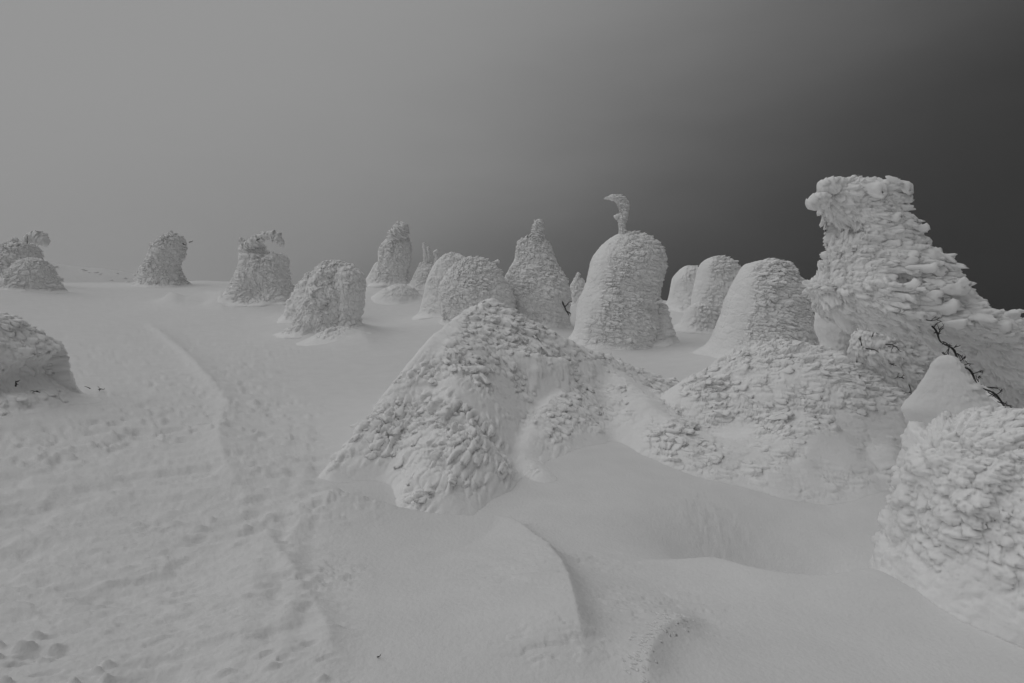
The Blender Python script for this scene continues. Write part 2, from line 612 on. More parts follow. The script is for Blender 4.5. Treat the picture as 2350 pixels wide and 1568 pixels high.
def sweep(rows, d, ratio, nu, nv, lump=0.10, lean=0.0, expo=2.0, seed=0, sink=0.25):
    """a solid of elliptical rings whose left and right edges follow the given rows (top to base)"""
    rows = [tuple(r) for r in rows]
    y0, l0, r0 = rows[0]
    L = np.array([U(r[1], r[0], d) for r in rows])
    R = np.array([U(r[2], r[0], d) for r in rows])
    C = (L + R) / 2
    a = np.linalg.norm(R - L, axis=1) / 2
    # close the top
    top = C[0] + np.array([0, 0, 0.22 * a[0]])
    C = np.r_[top[None], C]
    a = np.r_[0.0, a]
    # bury the base
    C = np.r_[C, (C[-1] + np.array([0, 0, -sink]))[None]]
    a = np.r_[a, a[-1] * 1.05]
    t = np.r_[0, np.cumsum(np.sqrt(np.sum(np.diff(C, axis=0) ** 2, 1) + np.diff(a) ** 2))]
    q = np.linspace(0, t[-1], nv)
    Cc = np.stack([crom(q, t, C[:, i]) for i in range(3)], 1)
    ac = np.maximum(crom(q, t, a), 0.0)
    ac[0] = 0.002
    uu = np.linspace(0, 1, nu, endpoint=False)
    # more rings-points on the camera side (angle -90 deg)
    th = 2 * np.pi * uu - 0.62 * np.cos(2 * np.pi * uu)
    c, s = np.cos(th), np.sin(th)
    ce = np.sign(c) * np.abs(c) ** (2 / expo)
    se = np.sign(s) * np.abs(s) ** (2 / expo)
    P = np.zeros((nv, nu, 3))
    hh = (Cc[:, 2] - Cc[-1, 2])
    vd = Cc[:, :2] / np.linalg.norm(Cc[:, :2], axis=1, keepdims=True)
    aw = (ac * vd[:, 1])[:, None]
    P[:, :, 0] = Cc[:, 0:1] + aw * ce * vd[:, 1:2] + aw * ratio * se * vd[:, 0:1]
    P[:, :, 1] = Cc[:, 1:2] - aw * ce * vd[:, 0:1] + aw * ratio * se * vd[:, 1:2] + (lean * hh)[:, None]
    P[:, :, 2] = Cc[:, 2:3]
    am = a.max()
    N = normals_grid(P, True)
    cen = P.mean(1, keepdims=True)
    sg = np.sign(np.sum(N * (P - cen)))
    N = N * sg
    p = P.reshape(-1, 3)
    n = N.reshape(-1, 3)
    amp = np.repeat(np.minimum(ac, am) / am, nu)
    p = p + n * (lump * am * (0.35 + 0.65 * amp) * fbm(p / (0.75 * am) + seed * 3.1, 3, seed + 300))[:, None]
    return p, nu, nv, sg


def renorm(p, nv, nu, sg):
    return (normals_grid(p.reshape(nv, nu, 3), True) * sg).reshape(-1, 3)


def crust(root, name, rows, d, ratio=0.85, nu=150, nv=120, L=0.16, amp=0.06, lee=0.0, seed=0, down=0.25, lump=0.075, lean=0.0,
          feathers=0, fsize=0.2, stretch=2.2, flat=0.75, expo=2.0, sink=0.8, fine=0.35, wid=1.0, fill=None, tilt=0.12, big=1.0, dents=(), crev=0.25, soft=0.0, calm=0.12, fillet=0.25):
    p, nu, nv, sg = sweep(rows, d, ratio, nu, nv, lump, lean, expo, seed, sink)
    n = renorm(p, nv, nu, sg)
    hg = p[:, 2] - ground_z(p[:, 0], p[:, 1], False)
    if fillet > 0:
        nh = n * np.array([1.0, 1.0, 0.0])
        nh /= np.maximum(np.linalg.norm(nh, axis=1, keepdims=True), 0.3)
        fa = fillet * (0.7 + 0.8 * fbm(p / (fillet * 3.0), 2, seed + 41))
        p = p + nh * (fa * np.exp(-np.clip(hg, -0.05, 9) / (0.45 * fillet)))[:, None]
        n = renorm(p, nv, nu, sg)
    w2 = np.array([0.80, -0.60, 0.0])
    expo_w = n @ w2
    m = smooth(lee - 0.45, lee + 0.25, expo_w + 0.25 * fbm(p / (L * 4), 3, seed + 9))
    m = np.maximum(m, 0.12)
    m = m * (0.12 + 0.88 * smooth(0.0, calm, hg + 0.5 * calm * fbm(p / 0.5, 2, seed + 30)))
    for x_, y_, r_, dp in dents:
        c_ = U(x_, y_, d)
        k_ = np.exp(-(((p[:, 0] - c_[0]) ** 2 + 1.6 * (p[:, 2] - c_[2]) ** 2) / (r_ * d / F) ** 2)) * (n[:, 1] < 0.3)
        p = p - n * (dp * k_)[:, None]
    if dents:
        n = renorm(p, nv, nu, sg)
    fl = flow_field(n, down)
    if big > 0:
        p = rime(p, n, fl, L * 2.7, amp * big, np.maximum(m, 0.2), seed + 4, stretch * 0.75, flat, 0.4, crev, soft)
        n = 0.6 * n + 0.4 * renorm(p, nv, nu, sg)
    pt = np.clip(0.75 + 1.1 * fbm(p / (L * 5), 3, seed + 22), 0.25, 1.3)
    p = rime(p, n, fl, L, amp, m * pt, seed + 1, stretch, flat, 0.75, crev, soft)
    n2 = renorm(p, nv, nu, sg)
    n2 = 0.5 * n2 + 0.5 * n
    p = rime(p, n2, fl, L * 0.42, amp * fine, m, seed + 7, stretch * 0.8, flat, 0.75, crev, soft)
    p = p + n * (amp * 0.12 * fbm(p / (L * 0.22), 3, seed + 14))[:, None]
    qd = grid_quads(nv, nu, True)
    if sg > 0:
        pass
    loc = np.array(root.location)
    me = mesh_from(name, p - loc, qd if sg > 0 else qd[:, ::-1], M_RIME)
    o = link(name, me, root)
    if feathers:
        n3 = renorm(p, nv, nu, sg)
        # area weight, only what stands clear and faces the near half space
        g = p.reshape(nv, nu, 3)
        da = np.linalg.norm(np.cross(np.roll(g, -1, 1) - g, np.gradient(g, axis=0)), axis=2).ravel()
        wgt = da * smooth(0.35, 0.8, m) * smooth(0.25, 0.6, np.sum(-n * p, 1) / np.linalg.norm(p, axis=1))
        wgt *= smooth(0.0, 0.4, expo_w)
        wgt *= p[:, 2] > root.location[2] + 0.02
        scatter_feathers(root, p, n, fl, wgt, feathers, fsize, seed + 50, wid=wid, tilt=tilt)
    return p, n, fl


def tube(pts, rad, nu=18, nv=60, L=0.06, amp=0.03, seed=0, fine=0.5):
    pts = np.asarray(pts, float)
    rad = np.asarray(rad, float)
    t = np.r_[0, np.cumsum(np.linalg.norm(np.diff(pts, axis=0), axis=1))]
    q = np.linspace(0, t[-1], nv)
    C = np.stack([crom(q, t, pts[:, i]) for i in range(3)], 1)
    r = np.maximum(crom(q, t, rad), 0.001)
    T = np.gradient(C, axis=0)
    T /= np.linalg.norm(T, axis=1, keepdims=True)
    ref = np.array([0, 1.0, 0.05])
    A = np.cross(T, ref)
    A /= np.linalg.norm(A, axis=1, keepdims=True)
    B = np.cross(T, A)
    th = np.linspace(0, 2 * np.pi, nu, endpoint=False)
    P = C[:, None] + r[:, None, None] * (np.cos(th)[None, :, None] * A[:, None] + np.sin(th)[None, :, None] * B[:, None])
    P[0] = C[0]
    P[-1] = C[-1]
    N = P - C[:, None]
    N = N / np.maximum(np.linalg.norm(N, axis=2, keepdims=True), 1e-6)
    p = P.reshape(-1, 3)
    n = N.reshape(-1, 3)
    if amp > 0:
        m = np.repeat(np.clip(r / r.max(), 0.35, 1), nu)
        fl = flow_field(n, 0.2)
        p = rime(p, n, fl, L, amp, m, seed, 1.5, 0.8)
        p = rime(p, n, fl, L * 0.45, amp * fine, m, seed + 4, 1.3, 0.8)
    qd = grid_quads(nv, nu, True)
    g = np.cross(P[1, 1] - P[1, 0], P[2, 0] - P[1, 0])
    if g @ N[1, 0] < 0:
        qd = qd[:, ::-1]
    return p, qd


def tube_part(root, name, pxs, d, rads, mat=None, **kw):
    pts = [U(q[0], q[1], d + (q[2] if len(q) > 2 else 0)) for q in pxs]
    p, qd = tube(pts, np.asarray(rads) * d / F, **kw)
    return link(name, mesh_from(name, p - np.array(root.location), qd, mat or M_RIME), root)


def merge(parts):
    v, q, o = [], [], 0
    for a, b in parts:
        v.append(a)
        q.append(b + o)
        o += len(a)
    return np.concatenate(v), np.concatenate(q)


def twig_mesh(start, direction, length, radius, rng, depth=2):
    """a forked bare twig as one mesh"""
    out = []

    def grow(p, dr, ln, r, lev):
        n = 5
        pts = [p]
        for _ in range(n):
            dr = dr + 0.22 * rng.normal(size=3)
            dr = dr / np.linalg.norm(dr)
            pts.append(pts[-1] + dr * ln / n)
        a, b = tube(pts, np.linspace(r, r * 0.35, n + 1), 6, 9, amp=0)
        out.append((a, b))
        if lev > 0:
            for _ in range(rng.integers(2, 4)):
                k = rng.integers(1, n)
                sd_ = dr + 0.9 * rng.normal(size=3)
                grow(pts[k], sd_ / np.linalg.norm(sd_), ln * rng.uniform(0.35, 0.6), r * 0.6, lev - 1)
    grow(np.asarray(start, float), np.asarray(direction, float) / np.linalg.norm(direction), length, radius, depth)
    return merge(out)


def twig_part(root, px, py, d, direction, length, radius, seed, depth=2, name='twig'):
    rng = np.random.default_rng(seed)
    v, q = twig_mesh(U(px, py, d), direction, length, radius, rng, depth)
    return link(name, mesh_from(name, v - np.array(root.location), q, M_BARK), root)


def base_loc(px, d, z=None):
    p = U(px, 700, d)
    return (p[0], d, float(ground_z(np.array([p[0]]), np.array([d]), False)[0]))


SKY = 'rime-covered trees along the skyline'

# far left pair
t = thing('snow_covered_tree', 'grey rime-covered tree with tufted branches on top, at the left picture edge', 'tree', base_loc(40, 25.5), SKY)
crust(t, 'rime_crust', [(556, 20, 60), (566, 0, 92), (585, -22, 102), (610, -45, 105), (640, -60, 110), (668, -75, 120)], 25.5, 0.8, 132, 96, 0.137, 0.086, -0.8, 3)
tube_part(t, 'treetop', [(55, 565), (66, 548), (84, 545), (100, 553), (106, 566)], 25.3, [4, 10, 14, 13, 4], L=0.10, amp=0.09, seed=5)
tube_part(t, 'treetop', [(34, 560), (34, 552), (36, 545)], 25.3, [3, 6, 4], L=0.08, amp=0.07, nv=24, seed=6)
twig_part(t, 62, 560, 25.0, (0.5, -0.2, 0.5), 0.35, 0.02, 4, 1)
t = thing('snow_covered_tree', 'low rounded rime dome in front of the tufted tree at the left edge', 'tree', base_loc(75, 23.0), SKY)
crust(t, 'rime_crust', [(594, 62, 92), (602, 42, 112), (620, 18, 128), (640, 0, 138), (664, -8, 146)], 23.0, 0.8, 144, 96, 0.116, 0.077, -0.8, 13)

t = thing('snow_covered_tree', 'leaning rime-covered tree with one bare dark twig sticking out of its top', 'tree', base_loc(368, 31), SKY)
crust(t, 'rime_crust', [(537, 380, 404), (545, 368, 422), (560, 352, 427), (580, 342, 425), (600, 332, 420), (620, 318, 418), (640, 312, 426), (662, 308, 436)], 31, 0.8, 144, 120, 0.127, 0.095, -0.8, 23)
twig_part(t, 418, 558, 30.3, (1.0, -0.05, 0.03), 0.6, 0.04, 8, 0)
twig_part(t, 433, 557, 30.3, (0.75, 0.0, 0.65), 0.26, 0.03, 9, 0)

t = thing('snow_covered_tree', 'broad rime-covered tree with a bent overhanging crown and notch below it', 'tree', base_loc(588, 23), SKY)
crust(t, 'rime_crust', dents=[(605, 662, 26, 0.35), (610, 590, 20, 0.2)], rows=[(550, 556, 586), (557, 550, 602), (570, 548, 612), (578, 548, 622), (584, 549, 652), (592, 550, 663), (610, 546, 664), (640, 536, 668), (670, 522, 676), (702, 508, 690)], d=23, ratio=0.75, nu=180, nv=140, L=0.115, amp=0.08, lee=-0.7, seed=33)
tube_part(t, 'treetop', [(555, 572), (585, 556), (612, 540), (634, 545), (650, 566)], 22.6, [8, 11, 9, 11, 4], L=0.12, amp=0.10, seed=15)
twig_part(t, 588, 553, 22.4, (0.8, -0.1, 0.6), 0.28, 0.02, 12, 0)

t = thing('snow_covered_tree', 'sloping rime hump joining the notched tree and the hooded dome', 'tree', base_loc(720, 19.5), SKY)
crust(t, 'rime_crust', [(612, 735, 765), (625, 712, 790), (645, 690, 800), (670, 672, 805), (705, 655, 810)], 19.5, 0.7, 120, 84, 0.106, 0.069, -0.5, 43)
t = thing('snow_covered_tree', 'hooded leaning rime dome with a deep vertical furrow, smooth snow around it', 'tree', base_loc(750, 16.5), SKY)
crust(t, 'rime_crust', [(599, 752, 785), (607, 735, 805), (622, 722, 822), (645, 708, 828), (670, 698, 833), (700, 685, 830), (735, 674, 815), (772, 664, 806)], 16.5, 0.75, 228, 180, 0.090, 0.074, -0.6, 53, down=0.9, crev=0.15, soft=0.12, stretch=1.6, flat=1.1, dents=[(762, 700, 14, 0.22), (775, 640, 22, 0.12), (735, 755, 16, 0.15)], feathers=90, fsize=0.24)

crust(t, 'hood', [(612, 788, 812), (622, 774, 830), (645, 768, 838), (690, 772, 838), (735, 778, 826), (775, 780, 816)], 16.25, 0.8, 130, 130, 0.10, 0.06, -0.6, 57, down=0.9, crev=0.2, soft=0.08, stretch=1.6, flat=1.0)
t = thing('snow_covered_tree', 'low rime hump at the front foot of the hooded leaning dome', 'tree', base_loc(780, 15.3), SKY)
crust(t, 'rime_crust', [(752, 772, 794), (758, 752, 812), (770, 730, 832), (788, 712, 848), (815, 700, 860)], 15.3, 0.7, 120, 70, 0.11, 0.05, -0.4, 59, calm=0.2)
t = thing('snow_covered_tree', 'low half-buried snow hump in front of the tall knobbly tree', 'tree', base_loc(912, 24.5), SKY)
crust(t, 'rime_crust', [(654, 902, 930), (660, 886, 944), (672, 868, 958), (690, 852, 968), (715, 840, 978)], 24.5, 0.7, 110, 60, 0.13, 0.05, 0.0, 69, calm=0.3)

t = thing('snow_covered_tree', 'tall narrow rime-covered tree with a ragged knobbly top', 'tree', base_loc(895, 26.5), SKY)
crust(t, 'rime_crust', [(545, 888, 934), (553, 880, 942), (568, 870, 945), (600, 867, 942), (630, 858, 936), (660, 852, 936), (682, 848, 938)], 26.5, 0.8, 156, 132, 0.090, 0.065, -0.4, 63)
tube_part(t, 'treetop', [(905, 556), (912, 540), (922, 528), (930, 512)], 26.3, [17, 20, 17, 8], L=0.13, amp=0.14, seed=25)
tube_part(t, 'treetop', [(905, 535), (910, 522), (918, 511)], 26.2, [3, 7, 5], L=0.10, amp=0.09, nv=26, seed=26)
t = thing('snow_covered_tree', 'low smooth snow cone on the flank of the tall knobbly tree', 'tree', base_loc(855, 27.5), SKY)
crust(t, 'rime_crust', [(602, 864, 874), (620, 852, 884), (645, 838, 892), (680, 826, 900)], 27.5, 0.8, 84, 72, 0.106, 0.043, 0.2, 73)

t = thing('snow_covered_tree', 'small rime cone with thin antler-like branch stubs', 'tree', base_loc(975, 26), SKY)
crust(t, 'rime_crust', [(602, 968, 985), (615, 958, 1000), (635, 948, 1004), (660, 942, 1006), (690, 940, 1010)], 26, 0.8, 108, 96, 0.084, 0.052, -0.5, 83)
tube_part(t, 'branch', [(978, 612), (976, 585), (973, 566), (973, 556)], 25.9, [7, 5, 3.5, 4.5], L=0.08, amp=0.06, seed=35, nv=40)
tube_part(t, 'branch', [(980, 606), (984, 582), (982, 566)], 25.9, [4, 3.5, 4], L=0.08, amp=0.05, seed=36, nv=30)
tube_part(t, 'branch', [(998, 608), (1002, 592), (1001, 580), (1006, 574)], 25.9, [4, 4, 5, 3], L=0.08, amp=0.06, seed=37, nv=30)
tube_part(t, 'branch', [(1000, 583), (995, 577)], 25.9, [3, 4], L=0.08, amp=0.05, seed=38, nv=16)

t = thing('snow_covered_tree', 'smooth rounded rime dome half hidden behind the broad dome', 'tree', base_loc(1020, 19.5), SKY)
crust(t, 'rime_crust', [(581, 1030, 1048), (587, 1016, 1062), (600, 1002, 1080), (615, 993, 1090), (640, 982, 1095), (670, 972, 1100), (706, 966, 1110)], 19.5, 0.8, 156, 120, 0.079, 0.043, -0.2, 93)
t = thing('snow_covered_tree', 'broad rime dome with a small branch stub on its right shoulder', 'tree', base_loc(1090, 17.5), SKY)
crust(t, 'rime_crust', [(592, 1080, 1103), (597, 1062, 1116), (607, 1043, 1129), (620, 1028, 1143), (640, 1016, 1158), (665, 1008, 1172), (700, 1012, 1180), (745, 1020, 1185)], 17.5, 0.8, 228, 156, 0.084, 0.065, -0.55, 103)
tube_part(t, 'branch', [(1128, 622), (1134, 608), (1133, 600)], 17.6, [4, 4, 3.5], L=0.06, amp=0.04, seed=45, nv=24)
tube_part(t, 'branch', [(1132, 608), (1140, 601), (1147, 602)], 17.6, [3, 4, 3], L=0.06, amp=0.04, seed=46, nv=24)

t = thing('snow_covered_tree', 'bell-shaped rime-covered tree with a short knobbly spire on top', 'tree', base_loc(1225, 18.5), SKY)
crust(t, 'rime_crust', [(547, 1205, 1248), (556, 1190, 1258), (575, 1184, 1268), (600, 1180, 1276), (620, 1168, 1288), (645, 1155, 1302), (680, 1150, 1310), (720, 1170, 1306), (765, 1180, 1302)], 18.5, 0.8, 240, 192, 0.084, 0.065, -0.55, 113, feathers=90, fsize=0.23)
tube_part(t, 'treetop', [(1232, 556), (1233, 535), (1236, 520), (1240, 503)], 18.3, [13, 13, 11, 5], L=0.09, amp=0.09, seed=55)
tube_part(t, 'treetop', [(1228, 528), (1230, 516), (1236, 508)], 18.2, [4, 6, 6], L=0.08, amp=0.06, nv=26, seed=56)
twig_part(t, 1290, 690, 17.6, (0.3, -0.3, -0.9), 0.55, 0.03, 21, 2)
t = thing('snow_covered_tree', 'tiny rime tree with a bobble top between bell-shaped tree and stemmed dome', 'tree', base_loc(1326, 24), SKY)
crust(t, 'rime_crust', [(638, 1320, 1334), (648, 1312, 1342), (668, 1306, 1346), (700, 1304, 1350)], 24, 0.8, 96, 72, 0.079, 0.061, -0.6, 123)
tube_part(t, 'treetop', [(1324, 644), (1325, 634), (1330, 626)], 23.9, [4, 4, 4.5], L=0.07, amp=0.05, nv=26, seed=57)

t = thing('snow_covered_tree', 'large rime-covered dome crowned by a curved crooked stem', 'tree', base_loc(1430, 15.3), SKY)
crust(t, 'rime_crust', [(536, 1424, 1458), (542, 1410, 1484), (553, 1394, 1505), (570, 1376, 1520), (592, 1360, 1527), (620, 1351, 1526), (650, 1344, 1518), (690, 1328, 1514), (730, 1318, 1508), (770, 1310, 1500), (812, 1300, 1490)],
      15.3, 0.85, 330, 290, 0.083, 0.064, 0.1, 133, feathers=120, fsize=0.22, lump=0.07, flat=0.62, dents=[(1488, 708, 14, 0.25), (1468, 660, 20, 0.12)])
tube_part(t, 'treetop', [(1434, 552), (1428, 528), (1428, 504), (1432, 484), (1429, 467), (1417, 456), (1401, 454), (1386, 456)], 15.2, [13, 7.5, 8, 9, 10.5, 9, 5, 1.2], L=0.055, amp=0.085, nu=40, nv=130, seed=65)
tube_part(t, 'branch', [(1424, 492), (1416, 497), (1411, 501)], 15.2, [3, 5, 6], L=0.06, amp=0.02, nv=22, seed=66)
t = thing('snow_covered_tree', 'small rime lump nestled against the right foot of the stemmed dome', 'tree', base_loc(1512, 15.4), SKY)
crust(t, 'rime_crust', [(698, 1506, 1524), (712, 1496, 1534), (735, 1488, 1540), (760, 1480, 1545), (790, 1474, 1548)], 15.4, 0.9, 132, 108, 0.099, 0.068, -0.8, 143)

t = thing('snow_covered_tree', 'farthest smooth dome of the trio right of the stemmed dome', 'tree', base_loc(1570, 21.5), SKY)
crust(t, 'rime_crust', [(612, 1572, 1596), (622, 1558, 1612), (640, 1544, 1625), (670, 1536, 1630), (700, 1530, 1635), (742, 1526, 1640)], 21.5, 0.8, 144, 120, 0.069, 0.043, 0.1, 153)
t = thing('snow_covered_tree', 'tallest dome of the trio, smooth left side and ribbed right side', 'tree', base_loc(1640, 19.5), SKY)
crust(t, 'rime_crust', [(590, 1632, 1662), (598, 1615, 1682), (615, 1602, 1698), (645, 1594, 1708), (680, 1588, 1712), (745, 1575, 1720)], 19.5, 0.8, 192, 144, 0.079, 0.065, 0.1, 163)
t = thing('snow_covered_tree', 'smallest low dome of the trio, standing in front of the other two', 'tree', base_loc(1605, 17.5), SKY)
crust(t, 'rime_crust', [(697, 1595, 1622), (704, 1580, 1640), (722, 1570, 1648), (745, 1564, 1650), (780, 1560, 1652)], 17.5, 0.8, 132, 96, 0.069, 0.061, 0.1, 173)

t = thing('snow_covered_tree', 'wide rime dome with sweeping horizontal ribs, beside the tall layered tree', 'tree', base_loc(1745, 13), SKY)
crust(t, 'rime_crust', [(600, 1730, 1795), (607, 1708, 1812), (625, 1692, 1828), (650, 1675, 1842), (690, 1658, 1854), (730, 1646, 1862), (770, 1634, 1868), (815, 1620, 1878)],
      13.0, 0.8, 336, 252, 0.073, 0.064, 0.1, 183, feathers=170, fsize=0.22, stretch=2.6)
tube_part(t, 'branch', [(1770, 606), (1785, 601), (1797, 604)], 12.6, [4, 5, 3], L=0.06, amp=0.03, nv=22, seed=75)

# the dark-twigged tree behind the tall one
t = thing('snow_covered_tree', 'shaded rime mass with black twigs showing, under the tall layered tree', 'tree', base_loc(2040, 7.8))
crust(t, 'rime_crust', [(730, 1975, 2060), (755, 1955, 2120), (790, 1942, 2140), (830, 1945, 2160), (880, 1980, 2170), (930, 2010, 2180), (985, 2030, 2190)], 7.8, 0.6, 190, 150, 0.12, 0.07, -0.7, 203, feathers=90, fsize=0.2)
for i, (x, y, l, dx, dz) in enumerate([(1978, 795, 0.16, -0.2, 0.6), (1985, 800, 0.14, 0.5, -0.2), (2030, 790, 0.18, 1, 0.1), (2010, 765, 0.18, 0.6, 0.4), (2085, 880, 0.22, 0.4, -0.9), (2075, 870, 0.14, -0.6, 0.3), (2040, 835, 0.1, 1, 0.1), (2000, 775, 0.15, 0.3, 0.7)]):
    twig_part(t, x, y, 6.98, (dx, -0.25, dz), l * 0.9, 0.008, 60 + i, 2)
t = thing('snow_covered_tree', 'narrow smooth snow column between the wide ribbed dome and black twigs', 'tree', base_loc(1905, 8.6))
crust(t, 'rime_crust', [(690, 1880, 1940), (715, 1868, 1962), (750, 1866, 1968), (790, 1880, 1960), (850, 1870, 1975)], 8.6, 0.8, 110, 100, 0.12, 0.05, 0.1, 213)

# the tall layered tree
t = thing('snow_covered_tree', 'tall near rime-covered tree with thick layered ice tongues against the dark sky', 'tree', base_loc(2150, 6.2))
TALL = t
crust(t, 'rime_crust', [(420, 1900, 2034), (427, 1876, 2058), (440, 1866, 2068), (456, 1866, 2072), (475, 1874, 2078), (492, 1884, 2088), (540, 1890, 2118), (585, 1884, 2148), (620, 1870, 2180), (645, 1846, 2206), (665, 1840, 2222), (695, 1850, 2240),
                        (722, 1862, 2272), (745, 1910, 2306), (765, 2030, 2332), (795, 2120, 2366), (830, 2185, 2392), (880, 2240, 2426), (940, 2305, 2460), (1000, 2330, 2475)],
      6.2, 0.75, 350, 360, 0.14, 0.105, -1.2, 223, down=0.05, feathers=100, fsize=0.28, stretch=3.3, flat=0.58, lump=0.05, wid=1.1, big=0.6, crev=0.14, soft=0.2, fine=0.45, calm=0.05, fillet=0.0, dents=[(1925, 530, 24, 0.15), (2010, 640, 22, 0.16), (2120, 690, 30, 0.14), (1960, 470, 20, 0.06), (2150, 560, 30, 0.08)])
tube_part(t, 'rime_lobe', [(1900, 462), (1876, 462), (1854, 470)], 6.1, [16, 18, 12], L=0.12, amp=0.03, nu=30, nv=50, seed=85)
tube_part(t, 'rime_lobe', [(1935, 428), (1905, 426), (1880, 432)], 6.1, [18, 20, 13], L=0.12, amp=0.03, nu=30, nv=50, seed=86)
crust(t, 'lower_flank', [(725, 2190, 2320), (745, 2165, 2370), (775, 2172, 2400), (810, 2196, 2425), (850, 2226, 2450), (890, 2262, 2475), (925, 2300, 2490), (965, 2330, 2510)], 6.0, 0.7, 170, 150, 0.13, 0.085, -1.2, 227, down=0.05, stretch=2.8, flat=0.6, lump=0.06, crev=0.14, soft=0.2, fine=0.45, sink=0.2, fillet=0.0)
# the bare bough under the ice, with its black branchlets
tube_part(t, 'bough', [(2125, 737, -0.2), (2146, 756, -0.42), (2160, 786, -0.2), (2186, 800, -0.45), (2204, 838, -0.25), (2226, 850, -0.5), (2248, 888, -0.3), (2280, 902, -0.55), (2310, 940, -0.4)], 6.1, [1.5, 2, 1.5, 2.2, 1.6, 2.2, 1.6, 2.2, 1.5], M_BARK, amp=0, nv=40, nu=10)
for i in range(20):
    f = i / 19.0
    x, y = np.interp(f, [0, .25, .5, .75, 1], [2128, 2170, 2215, 2262, 2312]), np.interp(f, [0, .25, .5, .75, 1], [738, 790, 845, 895, 938])
    r = np.random.default_rng(900 + i)
    twig_part(t, x + r.uniform(-6, 6), y + r.uniform(-6, 6), 5.62, (r.uniform(-.3, 1), -0.2, r.uniform(-.8, .7)), r.uniform(0.07, 0.14), 0.006, 910 + i, 2)

t = thing('snow_covered_tree', 'low feathered rime slope beyond the tall layered tree at the right edge', 'tree', base_loc(2400, 8.5))
crust(t, 'rime_crust', [(752, 2330, 2480), (765, 2290, 2560), (800, 2270, 2600), (860, 2260, 2640), (960, 2250, 2660)], 8.5, 0.7, 120, 90, 0.12, 0.07, -0.7, 233)

# smooth drift under the tall tree
t = thing('snow_drift', 'smooth pale sharp-edged snow drift tucked under the tall layered tree', 'snow drift', base_loc(2190, 5.2))
crust(t, 'snow_crust', [(818, 2158, 2192), (830, 2142, 2204), (860, 2125, 2228), (890, 2106, 2256), (920, 2085, 2288), (950, 2064, 2325), (975, 2074, 2360), (1010, 2095, 2400), (1080, 2110, 2430)], 5.5, 0.35, 170, 120, 0.10, 0.03, 0.35, 243, lump=0.05, fine=0.5)

# big foreground mound at the right edge
t = thing('snow_buried_tree', 'big lumpy rime mound filling the lower right corner', 'snow mound', base_loc(2330, 3.5))
crust(t, 'rime_crust', [(955, 2190, 2540), (972, 2125, 2640), (1002, 2072, 2720), (1050, 2028, 2790), (1110, 2000, 2840), (1180, 1980, 2880), (1260, 1962, 2910), (1330, 1950, 2940), (1400, 1942, 2960), (1480, 1935, 2980), (1568, 1920, 3000), (1680, 1900, 3020)],
      3.5, 0.95, 330, 300, 0.10, 0.06, -0.9, 253, down=0.3, feathers=110, fsize=0.2, stretch=2.7, flat=0.62, lump=0.15, wid=1.1, big=1.5, fine=0.45, crev=0.15, soft=0.12, calm=0.45, fillet=0.35)

# ------------------------------------------------------------------ mounds that grow out of the slope (height patches)


def smax(a, b, k):
    h = np.clip(0.5 + 0.5 * (a - b) / k, 0, 1)
    return b + (a - b) * h + k * h * (1 - h)


